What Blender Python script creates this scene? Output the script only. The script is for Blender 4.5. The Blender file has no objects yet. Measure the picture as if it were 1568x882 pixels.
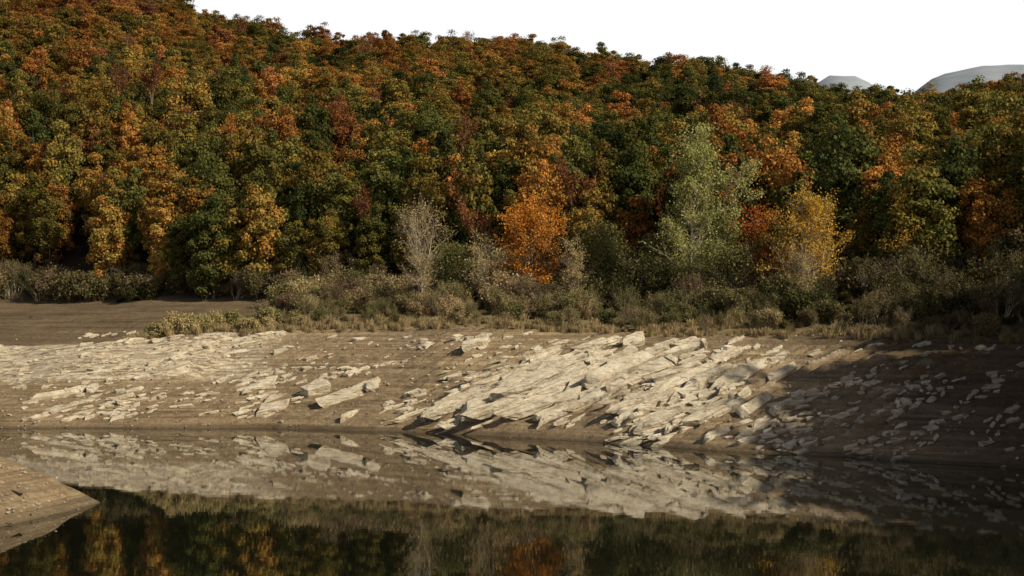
import bpy, math, random
import numpy as np
from mathutils import Vector
import mathutils
random.seed(5); rng=np.random.default_rng(7)
scene=bpy.context.scene
CH=8.7; F=2178.0; HY=520.0   # camera height, focal length in reference px, horizon row

# ---------------------------------------------------------------- noise
def _h(ix,iy,s):
    v=np.sin(ix*127.1+iy*311.7+s*74.7)*43758.5453
    return v-np.floor(v)
def vn(x,y,s=0):
    x=np.asarray(x,float);y=np.asarray(y,float)
    ix=np.floor(x);iy=np.floor(y);fx=x-ix;fy=y-iy
    fx=fx*fx*(3-2*fx);fy=fy*fy*(3-2*fy)
    a=_h(ix,iy,s);b=_h(ix+1,iy,s);c=_h(ix,iy+1,s);d=_h(ix+1,iy+1,s)
    return (a*(1-fx)+b*fx)*(1-fy)+(c*(1-fx)+d*fx)*fy
def fbm(x,y,s=0,o=4):
    t=0;a=1;n=0
    for i in range(o):
        t=t+a*vn(x*2**i,y*2**i,s+i*3.3);n+=a;a*=.5
    return t/n-0.5
def ss(t):
    t=np.clip(t,0,1);return t*t*(3-2*t)

# ---------------------------------------------------------------- terrain
def Ysh(X): return np.interp(X,[-400,-120,-80,-50,-24.7,-11.4,6.5,16,25,34,50,66,80,88],[260,175,150,140,140,135,122,112,105,96,82,60,20,-60])
def Wb(X): return np.interp(X,[-80,-50,-24,0,15,28,47,70],[28,27,26,30,36,40,38,30])
def Zc(X): return np.interp(X,[-90,-60,-40,-6,15,28,47,80],[7.6,7.8,9.0,10.2,9.2,9.0,8.2,9])
def Yf(X): return np.interp(X,[-300,-80,-30,0,30,60,100,140],[300,236,212,196,180,160,120,60])
def hill(X,Y):
    yf=Yf(X);t=(Y-yf)/(425-yf)
    r=X/np.maximum(Y,50)
    zr=np.interp(r,[-.6,-.36,-.25,-.18,-.08,0,.1,.19,.24,.30,.36,.6],[121,111.5,102,95,90.5,86.5,79.5,73,69,67.5,71,94])
    g=np.where(t<1,t*(1.2-.2*t),1-(t-1)*1.0)
    return g,zr
def H(X,Y,detail=True):
    X=np.asarray(X,float);Y=np.asarray(Y,float)
    ys=Ysh(X);d=Y-ys;w=Wb(X);zc=Zc(X);yf=Yf(X)
    t=d/w
    bank=np.where(t<0,np.maximum(d*.33,-5),zc*(t*(1.12-.12*t)))
    zf=np.interp(X,[-90,-30,0,40,80],[15,14.6,14.4,13,14])
    u=np.clip((Y-(ys+w))/np.maximum(yf-ys-w,5),0,None)
    mid=zc+(zf-zc)*np.clip(u,0,1)
    mid=mid-1.0*ss((-X-25)/15)*np.sin(np.clip(u*2.2,0,1)*math.pi)
    z=np.where(t>1,mid,bank)
    g,zr=hill(X,Y)
    hz=zf+(zr-zf)*g
    hz=np.where(Y>425,np.maximum(hz,25),hz)
    z=np.where(Y>yf,hz,z)
    hm=ss((Y-yf)/40)
    z=z+hm*(fbm(X/55,Y/90,3,3)*13)
    # right-hand wooded spur, out of frame, shaped to shade the right bank
    sp=ss((X-64)/42)*(1-ss((Y-95)/55))*ss((Y+10)/50)*37
    z=z+np.where(d>-10,sp,0)
    # near bank under the camera
    nb=np.minimum((24-Y)*.33,7.1)
    z=np.maximum(z,np.maximum(nb,-5))
    # left spit
    wv=fbm(X/5,Y/5,17,3)
    df=(-.98*(X+21.8)+.2*(Y-76)); db=(-.85*(X+21.8)-.5*(Y-76))
    wob=fbm(X/2.2,Y/2.2,19,3)*.9
    spit=.50*np.minimum(np.minimum(df,db),(Y-44)*.8)+wob*.3
    spit=np.minimum(spit,3.6+spit*.12)+np.clip(spit,0,1)*wv*.5
    z=np.maximum(z,np.maximum(spit,-5))
    if detail:
        m=ss(t*6)*(1-ss((t-1.0)/.35))*(np.abs(X)<95)
        z=z+m*relief(X,Y)
        mm=ss((d+2)/3)*(1-hm)
        z=z+mm*(fbm(X/7,Y/7,9,4)*.9+fbm(X/1.6,Y/1.6,29,3)*.25)
        z=z+ss(spit/.5)*(Y<92)*fbm(X/.9,Y/.9,61,3)*.25
        # drawdown terraces
        z=z+mm*.07*np.sin(z*15+fbm(X/10,Y/10,44,3)*9)*(d>0)*vn(X/6,Y/6,45)
    return z
A=math.radians(33)
def strata(X,Y):
    q=-X*math.sin(A)+Y*math.cos(A)
    p=X*math.cos(A)+Y*math.sin(A)
    return q+fbm(p/12,q/12,21,3)*5,p
def rockmask(X,Y):
    t=(Y-Ysh(X))/Wb(X)
    a=ss((X+14)/10)*(1-.45*ss((X-32)/14))*(.45+.55*ss((.95-t)/.3))
    b=.5*(1-ss((X+30)/14))*ss((Y-Ysh(X)-9)/8)
    n=fbm(X/7,Y/7,31,3)+.5
    return np.clip((a+b+.14)*ss((n-.3)/.3),0,1)
def relief(X,Y):
    q,p=strata(X,Y)
    s=q/1.6; f=s-np.floor(s)
    saw=np.where(f<.8,f/.8,(1-f)/.2)
    br=vn(p/3.2,np.floor(s)*7.3,4)
    s2=q/.55;f2=s2-np.floor(s2)
    return rockmask(X,Y)*((saw-.4)*1.2*(.2+br)+ (f2-.5)*.3*vn(p/1.6,np.floor(s2)*3.1,8)+fbm(X/1.0,Y/1.0,12,2)*.35)

def axis(parts):
    out=[]
    for a,b,st in parts:
        out.append(np.linspace(a,b,max(2,int(round((b-a)/st))+1))[:-1])
    out.append([parts[-1][1]]);return np.concatenate(out)
xs=axis([(-3000,-400,260),(-400,-120,8),(-120,-72,1.5),(-72,-32,.3),(-32,-17,.2),(-17,50,.22),(50,56,.4),(56,120,1.5),(120,400,8),(400,3000,260)])
ys=axis([(-600,-20,40),(-20,45,2.5),(45,60,.6),(60,86,.2),(86,92,.5),(92,178,.25),(178,240,1.2),(240,520,5),(520,4000,240)])
def fastmesh(name,co,faces,nper):
    me=bpy.data.meshes.new(name)
    me.vertices.add(len(co));me.vertices.foreach_set('co',np.asarray(co,np.float32).ravel())
    nf=len(faces);me.loops.add(nf*nper);me.loops.foreach_set('vertex_index',np.asarray(faces,np.int32).ravel())
    me.polygons.add(nf);me.polygons.foreach_set('loop_start',np.arange(nf,dtype=np.int32)*nper)
    me.polygons.foreach_set('loop_total',np.full(nf,nper,np.int32))
    me.update(calc_edges=True);return me
def fattr(me,name,vals,dom='POINT',typ='FLOAT'):
    a=me.attributes.new(name,typ,dom)
    if typ=='FLOAT_VECTOR': a.data.foreach_set('vector',np.asarray(vals,np.float32).ravel())
    else: a.data.foreach_set('value',np.asarray(vals,np.int32 if typ=='INT' else np.float32))
def addobj(name,me,mats=()):
    ob=bpy.data.objects.new(name,me);scene.collection.objects.link(ob)
    for m in mats: me.materials.append(m)
    return ob

# ---------------------------------------------------------------- material helpers
class NT:
    def __init__(s,name):
        s.m=bpy.data.materials.new(name);s.m.use_nodes=True;s.t=s.m.node_tree
        s.t.nodes.clear();s.out=s.n('ShaderNodeOutputMaterial')
    def n(s,t,**k):
        x=s.t.nodes.new(t)
        for a,b in k.items(): setattr(x,a,b)
        return x
    def l(s,a,b): s.t.links.new(a,b)
    def val(s,sock,v):
        if hasattr(v,'is_output'): s.l(v,sock)
        else: sock.default_value=v
    def math(s,op,a,b=0.0,clamp=False):
        x=s.n('ShaderNodeMath',operation=op,use_clamp=clamp);s.val(x.inputs[0],a);s.val(x.inputs[1],b);return x.outputs[0]
    def mix(s,f,a,b,bt='MIX'):
        x=s.n('ShaderNodeMix',data_type='RGBA',blend_type=bt)
        s.val(x.inputs[0],f);s.val(x.inputs[6],a if hasattr(a,'is_output') else (*a,1));s.val(x.inputs[7],b if hasattr(b,'is_output') else (*b,1));return x.outputs[2]
    def noise(s,vec,scale,detail=4,rough=.55):
        x=s.n('ShaderNodeTexNoise');x.inputs['Scale'].default_value=scale;x.inputs['Detail'].default_value=detail;x.inputs['Roughness'].default_value=rough
        if vec is not None: s.l(vec,x.inputs['Vector'])
        return x.outputs['Fac']
    def mapping(s,vec,scale,rot=(0,0,0)):
        x=s.n('ShaderNodeMapping');x.inputs['Scale'].default_value=scale;x.inputs['Rotation'].default_value=rot;s.l(vec,x.inputs[0]);return x.outputs[0]
    def rng(s,v,a,b,c=0.,d=1.):
        x=s.n('ShaderNodeMapRange');s.l(v,x.inputs[0])
        for i,k in enumerate((a,b,c,d)): x.inputs[i+1].default_value=k
        return x.outputs[0]
    def ramp(s,v,stops):
        x=s.n('ShaderNodeValToRGB');e=x.color_ramp.elements
        while len(e)<len(stops): e.new(.5)
        for i,(p,c) in enumerate(stops): e[i].position=p;e[i].color=(*c,1)
        s.l(v,x.inputs[0]);return x.outputs[0]
    def attr(s,name,inst=False):
        x=s.n('ShaderNodeAttribute',attribute_name=name,attribute_type='INSTANCER' if inst else 'GEOMETRY');return x.outputs['Fac']
    def pos(s): return s.n('ShaderNodeNewGeometry').outputs['Position']
    def bump(s,h,st,dist):
        x=s.n('ShaderNodeBump');x.inputs['Strength'].default_value=st;x.inputs['Distance'].default_value=dist;s.l(h,x.inputs['Height']);return x.outputs[0]
    def bsdf(s,col,rough=.9,normal=None,spec=.2):
        b=s.n('ShaderNodeBsdfPrincipled');s.val(b.inputs['Base Color'],col if hasattr(col,'is_output') else (*col,1))
        s.val(b.inputs['Roughness'],rough);b.inputs['Specular IOR Level'].default_value=spec
        if normal: s.l(normal,b.inputs['Normal'])
        s.l(b.outputs[0],s.out.inputs[0]);return b

# terrain material
T=NT('shore_mud_and_bedrock');P=T.pos()
sep=T.n('ShaderNodeSeparateXYZ');T.l(P,sep.inputs[0]);Z=sep.outputs[2]
fine=T.noise(P,1.6,6,.7)
lin=T.noise(T.mapping(P,(.04,.04,4.2)),1.0,6,.75)
lin2=T.noise(T.mapping(P,(.06,.06,1.3)),1.0,4,.65)
patch=T.noise(P,.22,5,.65)
mud=T.mix(T.rng(lin,.38,.60),(.115,.078,.043),(.39,.285,.162))
mud=T.mix(T.rng(lin2,.4,.62),mud,T.mix(.5,mud,(.20,.14,.083)))
mud=T.mix(T.rng(patch,.4,.62,0,.5),mud,(.33,.25,.15))
mud=T.mix(T.rng(fine,.44,.72,0,.8),mud,(.12,.084,.05))
pale=T.mix(T.rng(fine,.3,.68),(.36,.285,.18),(.74,.64,.47))
st=T.noise(T.mapping(P,(.12,1.6,1.6),(0,0,-A)),1.0,6,.75)
pale=T.mix(T.rng(st,.40,.55),(.20,.145,.09),pale)
pm=T.math('ADD',T.attr('pale'),T.math('MULTIPLY',T.math('SUBTRACT',fine,.5),1.2))
col=T.mix(T.rng(pm,.38,.75),mud,pale)
vor=T.n('ShaderNodeTexVoronoi');vor.inputs['Scale'].default_value=1.9;T.l(P,vor.inputs['Vector'])
sp=T.rng(vor.outputs['Distance'],.1,.22,1,0)
sp=T.math('MULTIPLY',sp,T.rng(T.noise(P,.35,3),.45,.62))
col=T.mix(T.math('MULTIPLY',sp,.8),col,(.58,.50,.37))
gr=T.rng(T.noise(P,.5,5,.7),.45,.62)
veg=T.mix(gr,(.24,.175,.09),(.16,.135,.06))
col=T.mix(T.rng(T.math('ADD',T.attr('veg'),T.math('MULTIPLY',T.math('SUBTRACT',fine,.5),.8)),.3,.7),col,veg)
col=T.mix(T.attr('dark'),col,T.mix(1.0,col,(.34,.31,.28),'MULTIPLY'))  # darkens ground colour: painted right-bank shade plus the darker left mud
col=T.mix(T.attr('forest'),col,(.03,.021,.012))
wet=T.rng(T.math('ADD',Z,T.math('MULTIPLY',fine,.5)),.2,.75,.40,1.0)
col=T.mix(1.0,col,wet,'MULTIPLY')
bh=T.math('ADD',T.math('MULTIPLY',fine,.8),T.math('MULTIPLY',lin,.3))
T.bsdf(col,.95,T.bump(bh,1.0,.35),.15)
# rock
R=NT('limestone');P=R.pos()
sx_=R.n('ShaderNodeSeparateXYZ');R.l(P,sx_.inputs[0])
n1=R.noise(P,.9,6,.7);n2=R.noise(R.mapping(P,(.30,4.0,4.0),(0,0,-A)),1.0,6,.75);n3=R.noise(P,.25,4,.6)
c=R.ramp(n1,[(.3,(.42,.335,.225)),(.5,(.68,.59,.435)),(.7,(.80,.73,.58))])
c=R.mix(R.rng(n3,.48,.62,0,.45),c,(.36,.275,.175))
c=R.mix(R.rng(n2,.35,.46),(.15,.11,.068),c)
c=R.mix(R.rng(sx_.outputs[0],26,42,0,.62),c,(.10,.085,.065))  # shade painted into the rock colour towards the right bank
c=R.mix(1.0,c,R.rng(sx_.outputs[2],.05,.6,.45,1),'MULTIPLY')
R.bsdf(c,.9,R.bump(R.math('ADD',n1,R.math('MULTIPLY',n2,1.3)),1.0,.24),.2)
# water
W=NT('lake_water');P=W.pos()
wn=W.noise(W.mapping(P,(.6,1.5,1)),.9,3,.5)
wb=W.bsdf((.008,.009,.005),.016,W.bump(wn,.035,.03),.5);wb.inputs['IOR'].default_value=1.41
# leaves
def leafmat(name,inst=True,stops=None,trans=.3):
    M=NT(name)
    if inst: tv=M.attr('tint',True); bv=M.attr('bri',True)
    lv=M.attr('cv')
    t=M.math('ADD',tv,M.math('MULTIPLY',M.math('SUBTRACT',lv,.5),.26),True)
    c=M.ramp(t,stops)
    k=M.rng(M.attr('lv'),0,1,.6,1.35)
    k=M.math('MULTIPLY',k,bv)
    c=M.mix(1.0,c,k,'MULTIPLY')
    d=M.n('ShaderNodeBsdfDiffuse');tr=M.n('ShaderNodeBsdfTranslucent');mx=M.n('ShaderNodeMixShader');mx.inputs[0].default_value=trans
    M.l(c,d.inputs[0]);M.l(c,tr.inputs[0]);M.l(d.outputs[0],mx.inputs[1]);M.l(tr.outputs[0],mx.inputs[2]);M.l(mx.outputs[0],M.out.inputs[0])
    return M.m
forest_stops=[(0,(.040,.053,.019)),(.2,(.084,.095,.027)),(.38,(.165,.145,.036)),(.52,(.29,.190,.044)),(.66,(.40,.178,.042)),(.82,(.28,.110,.042)),(1,(.19,.092,.060))]
M_leaf=leafmat('autumn_beech_leaves',True,forest_stops,.2)
def barkmat(name,a,b):
    M=NT(name);n=M.noise(M.mapping(M.pos(),(3,3,.8)),1.5,5)
    M.bsdf(M.mix(M.rng(n,.35,.65),a,b),.9);return M.m
M_bark=barkmat('beech_bark',(.05,.04,.03),(.12,.095,.07))
M_pale=barkmat('pale_bark',(.24,.20,.135),(.48,.40,.28))
M_twig=barkmat('bare_twigs',(.15,.11,.08),(.30,.23,.17))

# ---------------------------------------------------------------- build terrain
GX,GY=np.meshgrid(xs,ys)
GZ=H(GX,GY)
far=ss((np.hypot(GX,GY)-560)/200);GZ=GZ*(1-far)+far*(12+fbm(GX/500,GY/500,2,3)*20)
nx,ny=len(xs),len(ys)
idx=np.arange(nx*ny).reshape(ny,nx)
fa=np.stack([idx[:-1,:-1],idx[:-1,1:],idx[1:,1:],idx[1:,:-1]],-1).reshape(-1,4)
me=fastmesh('terrain',np.stack([GX,GY,GZ],-1).reshape(-1,3),fa,4)
d=GY-Ysh(GX);t=d/Wb(GX)
bankm=ss(t*5)*(1-ss((t-1.0)/.2))
pale=bankm*(rockmask(GX,GY)*.14+relief(GX,GY)*.9)
pale=pale+.9*ss((-GX-20)/14)*ss((t-.34)/.2)*(1-ss((t-1.02)/.08))
fattr(me,'pale',np.clip(pale,0,1).ravel())
veg=ss((t-1.0)/.12)*ss((GX+46)/14)*(Yf(GX)+3>GY)
veg=np.maximum(veg,ss((GX-58)/10)*(d>4))
fattr(me,'veg',veg.ravel())
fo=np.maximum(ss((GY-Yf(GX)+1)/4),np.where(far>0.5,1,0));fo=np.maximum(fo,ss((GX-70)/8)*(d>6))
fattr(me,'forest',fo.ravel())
dk=np.maximum(ss((GX-22)/16),.55*ss((-GX-28)/8)*ss((t-1.05)/.1))*(GY>90)  # right bank: shade painted by X; left mudflat: its own darker mud
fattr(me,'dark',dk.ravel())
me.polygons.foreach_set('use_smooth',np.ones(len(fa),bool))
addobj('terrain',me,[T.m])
me=fastmesh('lake_water',[(-420,-60,0),(130,-60,0),(130,270,0),(-420,270,0)],[(0,1,2,3)],4)
addobj('lake_water',me,[W.m])

# place helper : first hit of a view ray on the ground
def hit(px,py,y0=48,y1=215,detail=False):
    px=np.atleast_1d(np.asarray(px,float));py=np.atleast_1d(np.asarray(py,float))
    Y=np.linspace(y0,y1,420)[None,:]
    X=(px[:,None]-784)/F*Y;Zr=CH+(HY-py[:,None])/F*Y
    b=H(X,Y+0*X,detail)>Zr
    k=np.argmax(b,1);yy=Y[0,k];return (px-784)/F*yy,yy,b.any(1)
def xy(px,Y): return (px-784)/F*Y

# ---------------------------------------------------------------- rocks
import bmesh
from mathutils import Euler
bmb=bmesh.new();bms=bmesh.new()
def rock(x,y,z,l,w,h,yaw,pitch,roll=0,n=6,box=True):
    bm=bmb if l*w>1.3 else bms
    rot=Euler((roll,pitch,yaw)).to_matrix()
    vs=[];L=[]
    sk=random.uniform(-.3,.3);sk2=random.uniform(-.2,.2)
    for a in(-1,1):
        tb=random.uniform(.5,1);tc=random.uniform(.6,1);ob=random.uniform(-.2,.2)
        for b in(-1,1):
            for c in(-1,1):
                L.append(Vector((a*random.uniform(.75,1)+sk*b+sk2*c,b*tb*random.uniform(.8,1)+ob,c*tc*random.uniform(.8,1))))
    for i in range(n):
        p=Vector((random.uniform(-.7,.7),random.uniform(-1,1),random.uniform(-1,1)))
        k=max(abs(p.y),abs(p.z))
        L.append(Vector((p.x,p.y/k*random.uniform(.7,1),p.z/k*random.uniform(.7,1))))
    for p in L:
        q=rot@Vector((p.x*l/2,p.y*w/2,p.z*h/2))
        vs.append(bm.verts.new((x+q.x,y+q.y,z+q.z)))
    r=bmesh.ops.convex_hull(bm,input=vs)
    junk=[v for v in r['geom_interior'] if isinstance(v,bmesh.types.BMVert)]
    if junk: bmesh.ops.delete(bm,geom=junk,context='VERTS')
cnt=[0]
def scatter(n,xr,yr,size,asp,slope=0,yawj=.2,flat=.75,emb=.06,clump=-1):
    cnt[0]+=1
    rr_=np.random.default_rng(cnt[0]*31+n)
    px=rr_.uniform(*xr,n);r2=rr_.uniform(0,1,n)
    py=yr[0]+(yr[1]-yr[0])*r2+slope*(px-(xr[0]+xr[1])/2)
    X,Y,ok=hit(px,py);Zt=H(X,Y)
    q,p=strata(X,Y)
    cl=fbm(p/9,q/2.2,77,3)
    for x,y,z,o,cc in zip(X,Y,Zt,ok,cl):
        if not o or z<-.1 or cc<clump: continue
        s=size[0]*(size[1]/size[0])**(random.random()**1.7)
        l=s*random.uniform(*asp);w=s*random.uniform(.6,1);h=s*random.uniform(flat*.7,flat*1.3)
        rock(x,y,z-h*emb+.12,l,w,h,A+random.gauss(0,yawj),-.2+random.gauss(0,.1),.45+random.gauss(0,.2),random.choice((3,4,6)))
def slab(px0,py0,px1,py1,w,h,mul=2):
    X,Y,o=hit([px0,px1],[py0,py1]);Zz=H(X,Y,False)
    a=Vector((X[0],Y[0],Zz[0]));b=Vector((X[1],Y[1],Zz[1]));dd=b-a;L=dd.length
    yaw=math.atan2(dd.y,dd.x);pitch=-math.asin(dd.z/L)
    side=Vector((-math.sin(yaw),math.cos(yaw),0))
    for kk in range(mul):          # parallel beds of one ledge, stepped
        ww=w/mul*1.05;off=side*(kk-(mul-1)/2)*w/mul*1.5
        f=random.uniform(0,.1)
        while f<.95:
            sl=min(random.uniform(3,8.5)/L,1-f)
            c=a+dd*(f+sl/2)+off;f+=sl*random.uniform(1,1.1)
            zt=max(c.z,float(H(c.x,c.y))-.05)
            rock(c.x+random.uniform(-.12,.12),c.y+random.uniform(-.12,.12),zt+h*(.30+.12*kk)+random.uniform(-.08,.15),L*sl*1.06,ww*random.uniform(.8,1.15),h*random.uniform(.8,1.1),yaw+random.gauss(0,.03),pitch+random.gauss(0,.02),.5+random.gauss(0,.08),5)
for s in [(630,656,800,590,2.6,1.2),(700,659,905,572,3.6,1.3,3),(762,652,935,588,2.8,1.2),(730,612,872,562,2.3,1.2),(905,614,1015,560,3.6,1.7),
          (980,560,1075,535,1.9,1.1),(835,592,915,556,1.9,1.),(395,636,445,622,1.3,1.,1),(485,624,575,598,1.6,1.1,1),(42,616,152,596,1.1,.6,1),(375,606,425,594,1.3,.9,1),
          (465,612,500,600,1.9,1.4,1),(985,590,1080,560,1.9,1.1),(1010,622,1110,577,1.9,1.1),(655,640,745,606,1.5,1.0),(1100,602,1150,572,1.5,1.0,1),(860,634,960,592,1.9,1.),
          (540,602,580,587,1.1,.9,1),(710,546,748,534,1.5,1.2,1),(945,537,985,524,1.6,1.2,1),(880,548,940,529,1.6,1.),(70,636,112,626,1.1,.8,1),(1170,592,1215,570,1.2,.9,1),
          (940,655,1030,612,1.7,1.),(970,668,1060,632,1.7,1.),(1050,660,1130,620,1.5,1.),(800,566,860,540,1.3,.9),(880,625,925,605,1.7,1.3,1),
          (820,655,880,625,1.3,.9),(1130,645,1180,615,1.1,.9,1),(1080,565,1130,542,1.3,.9,1),(920,575,975,550,1.1,.9,1),(1180,640,1230,610,1.,.9,1)]: slab(*s)
scatter(230,(630,1100),(550,658),(.3,.9),(2.4,6.2),-.02,yawj=.08,clump=-.01)
scatter(180,(820,1140),(522,600),(.33,.95),(2,4.8),yawj=.12,clump=-.03)
scatter(430,(940,1240),(555,685),(.28,.95),(1.6,3.8),yawj=.25,clump=-.05)
scatter(320,(1040,1420),(530,600),(.25,.95),(1.4,3.2),yawj=.3,clump=-.03)
scatter(170,(1360,1568),(530,640),(.2,.75),(1.4,3),yawj=.3,clump=-.02)
scatter(400,(1160,1568),(590,715),(.18,.65),(1.2,2.6),yawj=.5,clump=-.03)
scatter(200,(40,330),(588,642),(.22,.8),(1.5,3.6),-.03,clump=-.01)
scatter(240,(370,640),(575,642),(.22,.9),(1.5,3.6),-.08,clump=-.02)
scatter(370,(120,440),(512,588),(.22,.85),(1.5,3.4),clump=-.03)
scatter(100,(0,200),(545,600),(.15,.5),(1.2,3))
scatter(230,(430,850),(515,600),(.18,.7),(1.2,3),clump=-.01)
scatter(70,(640,820),(525,560),(.25,.9),(1.4,2.6),clump=0)
scatter(1000,(0,1300),(510,660),(.06,.27),(1,2),yawj=1.5,flat=.8)
scatter(170,(0,140),(705,800),(.03,.15),(1,1.8),yawj=1.5,flat=.7)
bmesh.ops.triangulate(bmb,faces=bmb.faces[:]);bmesh.ops.subdivide_edges(bmb,edges=bmb.edges[:],cuts=2,use_grid_fill=True)
bmb.normal_update()
cs=np.array([tuple(v.co) for v in bmb.verts]);ns=np.array([tuple(v.normal) for v in bmb.verts])
qq=cs[:,0]*-math.sin(A)+cs[:,1]*math.cos(A)
dsp=fbm(cs[:,0]*1.5+cs[:,2]*1.9,cs[:,1]*1.5-cs[:,2],91,3)*.30+(np.floor((qq+cs[:,2])*4)%2-.5)*.07
cs=cs+ns*dsp[:,None]
for v,c_ in zip(bmb.verts,cs): v.co=c_
mb=bpy.data.meshes.new('tmp');bmb.to_mesh(mb);bmb.free();bms.from_mesh(mb)
mr=bpy.data.meshes.new('limestone_rocks');bms.to_mesh(mr);bms.free();bpy.data.meshes.remove(mb)
print('rock faces',len(mr.polygons))
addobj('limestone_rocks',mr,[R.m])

# ---------------------------------------------------------------- foliage meshes
def unit(v): return v/np.maximum(np.linalg.norm(v,axis=1,keepdims=True),1e-6)
def leafquads(C,N,S,r):
    n=len(C);a=unit(np.cross(N,r.normal(size=(n,3))));b=np.cross(N,a)
    S=S[:,None];k=r.uniform(.55,1,(n,1))
    return np.stack([C+a*S,C+b*S*k+N*S*.25,C-a*S,C-b*S*k-N*S*.15],1).reshape(-1,3)
def tubes(segs,sides=5):
    V=[];Fc=[]
    cs=[(math.cos(2*math.pi*i/sides),math.sin(2*math.pi*i/sides)) for i in range(sides)]
    for p,q,r0,r1 in segs:
        p=Vector(p);q=Vector(q);dd=(q-p)
        if dd.length<1e-4: continue
        dd.normalize();u=dd.orthogonal().normalized();w=dd.cross(u);b=len(V)
        for c,r in((p,r0),(q,r1)):
            for ca,sa in cs:
                v=c+(u*ca+w*sa)*r;V.append((v.x,v.y,v.z))
        for i in range(sides): Fc.append((b+i,b+(i+1)%sides,b+sides+(i+1)%sides,b+sides+i))
    return np.array(V).reshape(-1,3),np.array(Fc,int).reshape(-1,4)
def treemesh(name,segs,C,N,S,cv,mats,r,sides=5):
    V,Fc=tubes(segs,sides);nv=len(V)
    if len(C):
        LV=leafquads(C,N,S,r);LF=np.arange(len(LV)).reshape(-1,4)+nv
        V=np.vstack([V,LV]);Fa=np.vstack([Fc,LF])
    else: Fa=Fc
    me=fastmesh(name,V,Fa,4)
    n=len(C);c4=np.concatenate([np.full(nv,.5),np.repeat(cv,4)]) if n else np.full(nv,.5)
    l4=np.concatenate([np.full(nv,.5),np.repeat(r.uniform(0,1,n),4)]) if n else np.full(nv,.5)
    fattr(me,'cv',c4);fattr(me,'lv',l4)
    mi=np.zeros(len(Fa),np.int32);mi[len(Fc):]=1
    for m in mats: me.materials.append(m)
    me.polygons.foreach_set('material_index',mi);return me
def crown(r,cz,rx,rz,ncl,nl,ls,lumpr=(.20,.40),low=-.92,tap=1.3):
    C=[];N=[];cv=[]
    for i in range(ncl):
        dz=1-(1-low)*(i+.5)/ncl;dz=np.clip(dz+r.normal(0,.08),-.95,1);a=i*2.399+r.normal(0,.35)
        rr=math.sqrt(max(0,1-dz*dz))
        k=r.uniform(.45,1.0)
        rr=rr**.75 if dz<0 else rr**tap
        pc=np.array([rr*math.cos(a)*rx*k,rr*math.sin(a)*rx*k,cz+dz*rz*k])
        lr=rx*r.uniform(*lumpr)
        dv=unit(r.normal(size=(nl,3))+np.array([pc[0]/rx*.5,pc[1]/rx*.5,.35+.3*dz]))
        rad=lr*(r.uniform(.4,1.25,(nl,1)))
        C.append(pc+dv*rad*np.array([1.1,1.1,.85]));N.append(unit(dv*.9+r.normal(size=(nl,3))*.42));cv.append(np.full(nl,r.uniform(0,1)))
    C=np.vstack(C);N=np.vstack(N);cv=np.concatenate(cv);cv=np.clip(cv*.7+r.uniform(0,.3,len(cv)),0,1)
    S=r.uniform(.55,1.25,len(C))*ls
    return C,N,S,cv
def grow(segs,tips,p,dirv,L,r,depth,maxd,rnd,spread=.6,up=.15,nb=(2,4),tw=.62,bend=.12):
    n=3;q=Vector(p);dv=Vector(dirv).normalized();rr=r
    pts=[]
    for i in range(n):
        dv=(dv+Vector([rnd.gauss(0,bend) for _ in range(3)])+Vector((0,0,up*.3))).normalized()
        e=q+dv*L/n;r1=rr*.86;segs.append((q.copy(),e.copy(),rr,r1));q=e;rr=r1;pts.append((e.copy(),rr,dv.copy()))
        if depth>=maxd-1: tips.append((e.copy(),dv.copy()))
    if depth>=maxd: return
    k=rnd.randint(*nb)
    for i in range(k):
        e,r2,dd=pts[-1] if i<2 else pts[rnd.randint(0,1)]
        o=dd.orthogonal().normalized();o.rotate(mathutils.Quaternion(dd,rnd.uniform(0,6.28)))
        nd=(dd+o*spread*rnd.uniform(.6,1.3)+Vector((0,0,up))).normalized()
        grow(segs,tips,e,nd,L*tw*rnd.uniform(.8,1.25),r2*.68,depth+1,maxd,rnd,spread,up,nb,tw,bend)

# ---------------------------------------------------------------- forest prototypes
protos=bpy.data.collections.new('forest_tree_kinds')
def proto(coll,name,me):
    ob=bpy.data.objects.new(name,me);coll.objects.link(ob)
specs=[(9.0,3.1,8.0,1.2),(9.5,3.4,7.2,.9),(8.6,2.6,8.0,1.4),(9.8,3.9,6.7,.8),(8.0,2.4,7.8,1.5),(9.6,3.2,8.0,1.1),(9.0,3.0,7.5,1.2)]
for i,(cz,rx,rz,tap) in enumerate(specs):
    r=np.random.default_rng(100+i);rnd=random.Random(i)
    C,N,S,cv=crown(r,cz,rx,rz,52+i*3,145,.20,tap=tap)
    m=unit(r.normal(size=(400,3)))*r.uniform(0,.5,(400,1))
    C2=m*np.array([rx,rx,rz])+np.array([0,0,cz])
    C=np.vstack([C,C2]);N=np.vstack([N,unit(r.normal(size=(400,3)))]);S=np.concatenate([S,np.full(400,.38)]);cv=np.concatenate([cv,np.full(400,.3)])
    segs=[];tips=[]
    segs.append(((0,0,-1),(.1,.1,5),.22,.19))
    grow(segs,tips,(.1,.1,5),(0,0,1),4,.18,0,2,rnd,.6,.2)
    proto(protos,'k%02d'%i,treemesh('beech_kind',segs,C,N,S,cv,[M_bark,M_leaf],r,4))
for i in (7,8):   # nearly bare
    r=np.random.default_rng(i);rnd=random.Random(i+40);segs=[];tips=[]
    segs.append(((0,0,-1),(0,0,4),.22,.18))
    grow(segs,tips,(0,0,4),(0,0,1),5,.17,0,4,rnd,.42,.3,(3,4),.62)
    tp=np.array([tuple(a) for a,b in tips])
    C=np.repeat(tp,4,0)+r.normal(0,.4,(len(tp)*4,3))
    N=unit(r.normal(size=C.shape));S=r.uniform(.08,.2,len(C))
    proto(protos,'k%02d'%i,treemesh('bare_kind',segs,C,N,S,r.uniform(0,1,len(C)),[M_pale if i==7 else M_twig,M_leaf],r,3))

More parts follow.
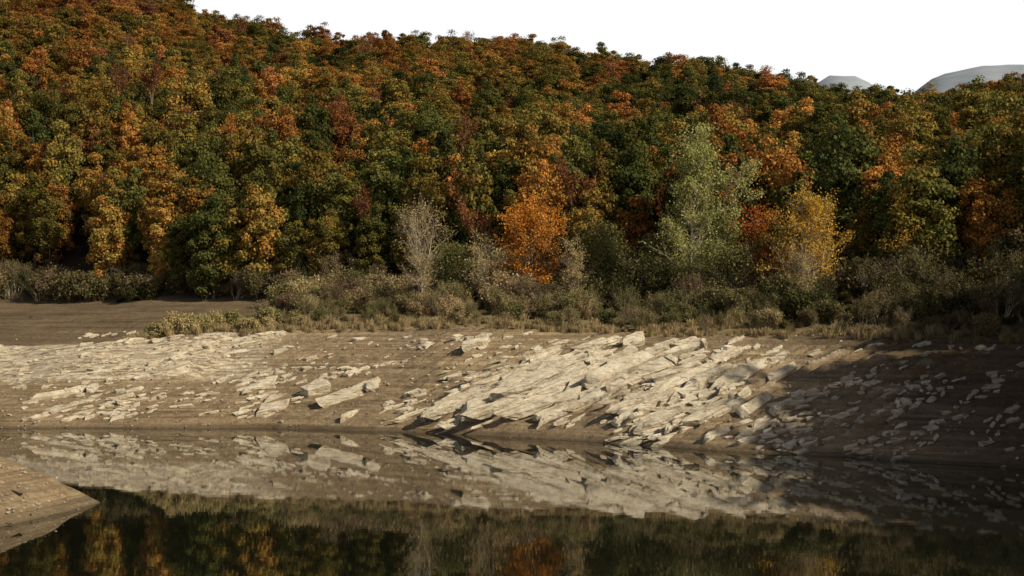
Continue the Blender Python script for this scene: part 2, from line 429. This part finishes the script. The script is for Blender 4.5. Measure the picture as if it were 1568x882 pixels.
def instancer(name,coll,P,idx,rot,scl,tint,bri):
    me=bpy.data.meshes.new(name);me.vertices.add(len(P));me.vertices.foreach_set('co',np.asarray(P,np.float32).ravel())
    fattr(me,'idx',idx,typ='INT');fattr(me,'rot',rot,typ='FLOAT_VECTOR');fattr(me,'scl',scl,typ='FLOAT_VECTOR')
    fattr(me,'tint',tint);fattr(me,'bri',bri)
    ob=addobj(name,me)
    g=bpy.data.node_groups.new(name+'_scatter','GeometryNodeTree')
    g.interface.new_socket('Geometry',in_out='INPUT',socket_type='NodeSocketGeometry');g.interface.new_socket('Geometry',in_out='OUTPUT',socket_type='NodeSocketGeometry')
    a=g.nodes.new('NodeGroupInput');o=g.nodes.new('NodeGroupOutput');ip=g.nodes.new('GeometryNodeInstanceOnPoints');ci=g.nodes.new('GeometryNodeCollectionInfo')
    ci.inputs[0].default_value=coll;ci.inputs[1].default_value=True;ci.inputs[2].default_value=True
    def na(n,t):
        x=g.nodes.new('GeometryNodeInputNamedAttribute');x.data_type=t;x.inputs[0].default_value=n
        return [s for s in x.outputs if s.enabled and s.name=='Attribute'][0]
    L=g.links.new
    L(a.outputs[0],ip.inputs['Points']);L(ci.outputs[0],ip.inputs['Instance']);ip.inputs['Pick Instance'].default_value=True
    L(na('idx','INT'),ip.inputs['Instance Index']);L(na('rot','FLOAT_VECTOR'),ip.inputs['Rotation']);L(na('scl','FLOAT_VECTOR'),ip.inputs['Scale'])
    L(ip.outputs[0],o.inputs[0])
    md=ob.modifiers.new('scatter','NODES');md.node_group=g
    return ob

# forest points
pts=[];sp=5.2
Y=150.0
row=0
while Y<452:
    x=-.43*Y-15
    while x<.43*Y+30:
        X=x+random.uniform(-2.3,2.3)+(row%2)*sp/2;YY=Y+random.uniform(-2.3,2.3)
        if YY>float(Yf(X))+random.uniform(0,3) and random.random()<.96: pts.append((X,YY))
        x+=sp
    Y+=sp*.98;row+=1
# trees on the unseen right-hand spur, adding to its shade on the bank
for _ in range(620):
    X=random.uniform(63,150);YY=random.uniform(0,175)
    if YY<float(Yf(X)) and YY>float(Ysh(X))+9 and X>.30*YY+20: 
        if all((X-a)**2+(YY-b)**2>18 for a,b in pts[-300:]): pts.append((X,YY))
pts=np.array(pts);PX,PY=pts[:,0],pts[:,1]
PZ=H(PX,PY)-.4-1.5*(1-ss((PY-Yf(PX))/8))
n=len(pts);r=np.random.default_rng(3)
rat=PX/PY;hn=fbm(PX/30,PY/40,50,3)
up=np.clip((PY-200)/220,0,1)
tint=.375-.25*rat+hn*.40+r.normal(0,.16,n)+(up-.45)*.30*ss((.12-rat)/.2)
tint-=.08*np.exp(-((rat-.16)/.1)**2)
tint+=.20*np.exp(-((rat-.34)/.06)**2)
hot=r.random(n)<.12;tint=np.where(hot,r.uniform(.47,.74,n),tint);tint=np.clip(tint,.04,.95)
bri=r.uniform(.5,1.2,n)*np.where(hot,1.25,1)*(1-.15*up)
idx=r.integers(0,7,n);bare=r.random(n)<.035;idx=np.where(bare,r.integers(7,9,n),idx);tint=np.where(bare,.85,tint)
sc=r.uniform(.76,1.14,n)
ht=1.07-.35*ss((PY-Yf(PX)-8)/130)
zs=sc*r.uniform(.84,1.16,n)*ht
instancer('autumn_forest',protos,np.stack([PX,PY,PZ],1),idx,np.stack([r.normal(0,.05,n),r.normal(0,.05,n),r.uniform(0,6.28,n)],1),np.stack([sc,sc,zs],1),tint,bri)
print('forest trees',n)

# ---------------------------------------------------------------- shrubs
shr=bpy.data.collections.new('shrub_kinds')
shrub_stops=[(0,(.07,.08,.03)),(.25,(.14,.13,.05)),(.45,(.25,.21,.09)),(.6,(.37,.29,.15)),(.8,(.33,.23,.13)),(1,(.23,.145,.085))]
M_shr=leafmat('shrub_leaves',True,shrub_stops)
def bush(seed,h,spread,maxd,leafn,ls,bark,nst=7,sd=.25):
    r=np.random.default_rng(seed);rnd=random.Random(seed);segs=[];tips=[]
    for i in range(nst):
        a=rnd.uniform(0,6.28);k=rnd.uniform(.15,.75)
        grow(segs,tips,(math.cos(a)*.3,math.sin(a)*.3,-.2),(math.cos(a)*k,math.sin(a)*k,1),h*.5*rnd.uniform(.7,1.1),.035*h/2,0,maxd,rnd,spread,.15,(2,4),.6)
    tp=np.array([tuple(a) for a,b in tips])
    C=np.repeat(tp,leafn,0)+r.normal(0,sd,(len(tp)*leafn,3));N=unit(r.normal(size=C.shape)+np.array([0,0,.5]));S=r.uniform(.6,1.3,len(C))*ls
    cvv=np.repeat(r.uniform(0,1,len(tp)),leafn)
    return treemesh('shrub_kind',segs,C,N,S,cvv,[bark,M_shr],r,3)
proto(shr,'s00',bush(1,2.8,.6,2,24,.11,M_twig,9,.28))
proto(shr,'s01',bush(2,3.8,.6,2,26,.12,M_twig,9,.38))
proto(shr,'s02',bush(3,3.2,.5,3,2,.07,M_twig,9,.15))
proto(shr,'s03',bush(4,3.8,.45,3,3,.08,M_pale,7,.2))
def tuft(seed):
    r=np.random.default_rng(seed);V=[];Fc=[]
    for i in range(90):
        a=r.uniform(0,6.28);b=r.uniform(0,.45);p=np.array([math.cos(a)*b,math.sin(a)*b,-.05]);h=r.uniform(.4,1.1);ln=r.uniform(.1,.6)
        t=p+np.array([math.cos(a)*ln*h,math.sin(a)*ln*h,h]);m=(p+t)/2+np.array([0,0,.12*h]);w=.03*np.array([-math.sin(a),math.cos(a),0]);bb=len(V)
        V+= [p-w,p+w,m+w,m-w,t+w*.3,t-w*.3];Fc+=[(bb,bb+1,bb+2,bb+3),(bb+3,bb+2,bb+4,bb+5)]
    me=fastmesh('grass_kind',np.array(V),np.array(Fc),4);fattr(me,'cv',np.full(len(V),.5));fattr(me,'lv',r.uniform(0,1,len(V)));me.materials.append(M_shr);return me
proto(shr,'s04',tuft(1));proto(shr,'s05',tuft(2))
SP=[];SI=[];SS=[];ST=[];SB=[]
def addshrub(X,Y,kinds,s,tint,b=1.):
    if X>30: b*=1-.5*min(1,(X-30)/12)  # right-bank shade painted into shrub brightness
    SP.append((X,Y,float(H(X,Y))));SI.append(random.choice(kinds));SS.append(s);ST.append(min(1,max(0,tint)));SB.append(b)
for i in range(800):
    X=random.uniform(-34,68);w=float(Ysh(X)+Wb(X));f=float(Yf(X));v=random.random()**.8
    Y=w+1.5+(f-w+3)*v
    addshrub(X,Y,[0,1,2,2,2,3,3] if random.random()<.7 else [0,1],random.uniform(.3,1.35)*(.40+1.15*v)*(.75 if X<-10 else 1),random.gauss(.52,.19)-(.12 if X>8 else 0),random.uniform(.55,1.25))
for i in range(850):
    X=random.uniform(-46,62);w=float(Ysh(X)+Wb(X))
    addshrub(X,w+abs(random.gauss(0,5.0))-.5,[4,5],random.uniform(.3,1.0),random.gauss(.62,.08),random.uniform(.8,1.4))
for i in range(40):   # brighter tussocks and low bushes, left end of the thicket
    px=random.uniform(230,500);Y=random.uniform(168,176);addshrub(xy(px,Y),Y,[0,0,4],random.uniform(.35,.9),random.gauss(.46,.08),1.5)
for i in range(90):   # young growth at the forest foot, left
    X=random.uniform(-90,-25);Y=float(Yf(X))+random.uniform(0,5);addshrub(X,Y,[0,1,1,3],random.uniform(.2,1.5),random.gauss(.38,.22),.6)
SP=np.array(SP);m=len(SP);r=np.random.default_rng(8);SS=np.array(SS)
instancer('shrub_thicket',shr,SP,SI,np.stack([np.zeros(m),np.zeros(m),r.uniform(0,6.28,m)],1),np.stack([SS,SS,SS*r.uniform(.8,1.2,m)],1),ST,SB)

# ---------------------------------------------------------------- individual trees
def onecolor(name,base,alt,trans=.3):
    M=NT(name);c=M.mix(M.attr('cv'),base,alt);k=M.rng(M.attr('lv'),0,1,.6,1.4);c=M.mix(1.0,c,k,'MULTIPLY')
    d=M.n('ShaderNodeBsdfDiffuse');tr=M.n('ShaderNodeBsdfTranslucent');mx=M.n('ShaderNodeMixShader');mx.inputs[0].default_value=trans
    M.l(c,d.inputs[0]);M.l(c,tr.inputs[0]);M.l(d.outputs[0],mx.inputs[1]);M.l(tr.outputs[0],mx.inputs[2]);M.l(mx.outputs[0],M.out.inputs[0]);return M.m
def tree(name,px,Y,h,wid,seed,leaf,bark,trunk=.25,stems=1,nl=5000,ls=.13,prof=((0,.5),(.3,1),(.7,.8),(1,.15)),nbr=46,sd=.4,lean=0,upk=.9,low=.08):
    rnd=random.Random(seed);r=np.random.default_rng(seed);segs=[];tips=[]
    pf=lambda f:float(np.interp(f,[a for a,b in prof],[b for a,b in prof]))*wid/2
    for s in range(stems):
        a=rnd.uniform(0,6.28);k=0 if stems==1 else rnd.uniform(.1,.8)*pf(.8)/h
        hh=h*(1 if s==0 else rnd.uniform(.7,.97))
        q=Vector((0,0,-.4));K=14;axis_=[q.copy()]
        ph=rnd.uniform(0,6)
        for i in range(K):
            f=(i+1)/K
            e=Vector((math.cos(a)*k*hh*f+lean*h*f*f+math.sin(f*5+ph)*.02*h,math.sin(a)*k*hh*f+math.cos(f*4+ph)*.02*h,hh*f))
            segs.append((q,e,trunk*(1-.9*(i/K)),trunk*(1-.9*((i+1)/K))));q=e;axis_.append(e.copy())
        for b in range(nbr//stems):
            f=low+(1-low)*((b+.5)/(nbr//stems))+rnd.uniform(-.03,.03);f=min(.98,max(low,f))
            fi=f*K;i0=int(min(K-1,fi));p=axis_[i0].lerp(axis_[i0+1],fi-i0)
            L=max(.5,pf(f)*rnd.uniform(.5,1.25));an=b*2.399+rnd.uniform(-.5,.5)
            dv=Vector((math.cos(an),math.sin(an),upk*rnd.uniform(.5,1.3)))
            grow(segs,tips,p,dv,L*.75,trunk*.32*(1-f*.75)+.012,0,2,rnd,.7,.12,(3,4),.55,.16)
    tp=np.array([tuple(a) for a,b in tips])
    if nl:
        k=max(1,nl//len(tp))
        cl=fbm(tp[:,0]/1.3+7,tp[:,2]/1.1+tp[:,1]/1.7,seed,2)
        big=np.clip(.9+cl*4,.05,2.2)
        rep=np.maximum(0,np.round(k*big)).astype(int)
        C=np.repeat(tp,rep,0)+r.normal(0,sd,(rep.sum(),3));N=unit(r.normal(size=C.shape)+np.array([.5,-.5,.5]));S=r.uniform(.6,1.3,len(C))*ls
        cvv=np.clip(np.repeat(r.uniform(0,1,len(tp)),rep)*.8+r.uniform(0,.2,len(C)),0,1)
    else: C=np.zeros((0,3));N=C;S=np.zeros(0);cvv=S
    me=treemesh(name,segs,C,N,S,cvv,[bark,leaf],r,5)
    ob=bpy.data.objects.new(name,me);scene.collection.objects.link(ob);X=xy(px,Y)
    ob.location=(X,Y,float(H(X,Y))-.1);return ob
L_pg=onecolor('poplar_leaves',(.20,.22,.055),(.46,.43,.16));L_or=onecolor('orange_leaves',(.60,.29,.04),(.42,.14,.03))
L_yl=onecolor('yellow_leaves',(.56,.36,.055),(.38,.20,.035));L_rd=onecolor('red_leaves',(.46,.12,.03),(.32,.14,.035));L_tan=onecolor('tan_leaves',(.36,.27,.11),(.46,.36,.17))
L_gr=onecolor('green_leaves',(.12,.13,.045),(.22,.20,.07))
pop=((0,.6),(.12,1),(.3,1),(.42,.75),(.55,.85),(.68,.5),(.85,.65),(.94,.5),(1,.15))
tree('poplar_tree',1064,172,21.5,8.8,11,L_pg,M_pale,.24,1,19000,.12,pop,88,.34,0,1.1)
tree('poplar_tree',1104,173,17,7,12,L_pg,M_pale,.2,1,12000,.12,((0,.7),(.3,.8),(.5,.5),(.8,.9),(.95,.6),(1,.2)),66,.32,.14,1.1)
wil=((0,.3),(.3,.55),(.6,.9),(.85,1),(1,.6))
tree('willow_tree',645,183,12,8.8,21,L_tan,M_pale,.13,5,6500,.09,wil,80,.25,0,1.6)
rnd_=((0,.5),(.2,.95),(.5,1),(.8,.8),(1,.25))
tree('maple_tree',812,184,12,10.5,31,L_or,M_bark,.18,3,12000,.13,rnd_,60,.34,0,.9)
tree('red_maple_tree',1166,172,11.5,8,41,L_rd,M_bark,.16,2,8500,.12,rnd_,50,.36,0,1)
tree('yellow_maple_tree',1246,166,12.5,9.5,51,L_yl,M_pale,.18,3,12000,.12,rnd_,60,.36,0,1)
tree('bare_shrub_tree',882,170,8.5,5,61,L_tan,M_twig,.09,5,600,.08,wil,60,.2,0,1.6)
tree('ash_tree',745,182,8.5,6,71,L_tan,M_pale,.1,4,5000,.11,rnd_,56,.35,0,1.1)
tree('young_beech_tree',930,182,9.5,8,81,L_gr,M_bark,.14,3,10000,.13,rnd_,56,.4,0,.8)
tree('young_beech_tree',995,174,7.5,7,82,L_gr,M_bark,.12,3,8000,.12,rnd_,50,.38,0,.8)
tree('young_beech_tree',1120,168,7.5,8,83,L_gr,M_bark,.12,3,8000,.12,rnd_,50,.38,0,.8)
tree('young_beech_tree',700,186,7,8,84,L_gr,M_bark,.12,3,8000,.12,rnd_,50,.38,0,.8)
tree('larch_tree',1385,168,13,5,91,L_yl,M_bark,.16,1,4500,.11,((0,.6),(.3,1),(.7,.6),(1,.1)),56,.3,0,.5)
tree('bare_tree',1230,158,7,5,93,L_tan,M_twig,.08,5,500,.08,wil,56,.2,0,1.6)

# ---------------------------------------------------------------- driftwood
def drift(name,px,py,L,seed,yaw,r0=.12):
    X,Y,_=hit([px],[py],detail=True);rnd=random.Random(seed);segs=[];tips=[]
    grow(segs,tips,(0,0,.15),(math.cos(yaw),math.sin(yaw),.12),L,r0,0,2,rnd,.5,.05,(2,2),.5)
    me=treemesh(name,segs,np.zeros((0,3)),np.zeros((0,3)),np.zeros(0),np.zeros(0),[M_bark],np.random.default_rng(1),6)
    ob=bpy.data.objects.new(name,me);scene.collection.objects.link(ob);ob.location=(X[0],Y[0],float(H(X[0],Y[0])))
drift('driftwood_branch',45,487,2.8,3,.1,.16);drift('driftwood_branch',36,762,2.2,5,2.4,.08);drift('driftwood_branch',22,806,.8,6,2.9,.03)
drift('driftwood_branch',276,648,.8,9,1.4,.05)

# ---------------------------------------------------------------- distant hill
th=np.linspace(-.6,.75,150);rr=np.linspace(0,1,14)
Vv=[];
for j in rr:
    D=1500+1500*j
    for a in th:
        top=np.interp(a,[-.6,.1,.19,.225,.245,.275,.30,.33,.37,.45,.75],[150,300,500,564,562,505,560,578,584,500,300])
        Vv.append((a*D,D,-20+(top*1.0)*math.sin(j*math.pi/2)*(1)+float(fbm(a*30,j*4,5,4))*22*j))
gi=np.arange(150*14).reshape(14,150);fa=np.stack([gi[:-1,:-1],gi[:-1,1:],gi[1:,1:],gi[1:,:-1]],-1).reshape(-1,4)
me=fastmesh('distant_hill',np.array(Vv),fa,4);me.polygons.foreach_set('use_smooth',np.ones(len(fa),bool))
D=NT('hazy_hillside');n_=D.noise(D.pos(),.012,6,.7);D.bsdf(D.mix(D.rng(n_,.35,.65),(.24,.28,.32),(.34,.36,.38)),1.,None,0)  # distance haze painted into the blue-grey base colour
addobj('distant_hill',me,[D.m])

# ---------------------------------------------------------------- light
az=math.radians(57);el=math.radians(33)
S=Vector((math.cos(el)*math.sin(az),-math.cos(el)*math.cos(az),math.sin(el)))
sl=bpy.data.lights.new('sun','SUN');sl.energy=5;sl.angle=math.radians(.5);sl.color=(1,.90,.72)
so=bpy.data.objects.new('sun',sl);scene.collection.objects.link(so);so.rotation_euler=S.to_track_quat('Z','Y').to_euler();so.location=(60,-40,80)
w=bpy.data.worlds.new('World');scene.world=w;w.use_nodes=True;nt=w.node_tree;bg=nt.nodes['Background']
sky=nt.nodes.new('ShaderNodeTexSky');sky.sky_type='NISHITA';sky.sun_disc=False;sky.sun_elevation=el
sky.sun_rotation=math.atan2(S.x,S.y);sky.dust_density=2.5
tc=nt.nodes.new('ShaderNodeTexCoord');sx=nt.nodes.new('ShaderNodeSeparateXYZ');nt.links.new(tc.outputs['Generated'],sx.inputs[0])
mr_=nt.nodes.new('ShaderNodeMapRange');nt.links.new(sx.outputs[2],mr_.inputs[0]);mr_.inputs[1].default_value=.24;mr_.inputs[2].default_value=.30;mr_.inputs[3].default_value=.9;mr_.inputs[4].default_value=0
mx=nt.nodes.new('ShaderNodeMix');mx.data_type='RGBA';nt.links.new(mr_.outputs[0],mx.inputs[0]);nt.links.new(sky.outputs[0],mx.inputs[6]);mx.inputs[7].default_value=(22,22.1,22.4,1)
nt.links.new(mx.outputs[2],bg.inputs[0]);bg.inputs[1].default_value=.05

cam=bpy.data.cameras.new('camera');cam.lens=50;cam.sensor_width=36;cam.clip_end=9000;cam.clip_start=.5
co=bpy.data.objects.new('camera',cam);scene.collection.objects.link(co);co.location=(0,0,CH);co.rotation_euler=(math.radians(90+math.degrees(math.atan((HY-441)/F))),0,0)
scene.camera=co
scene.view_settings.view_transform='Standard';scene.view_settings.look='None';scene.view_settings.exposure=0
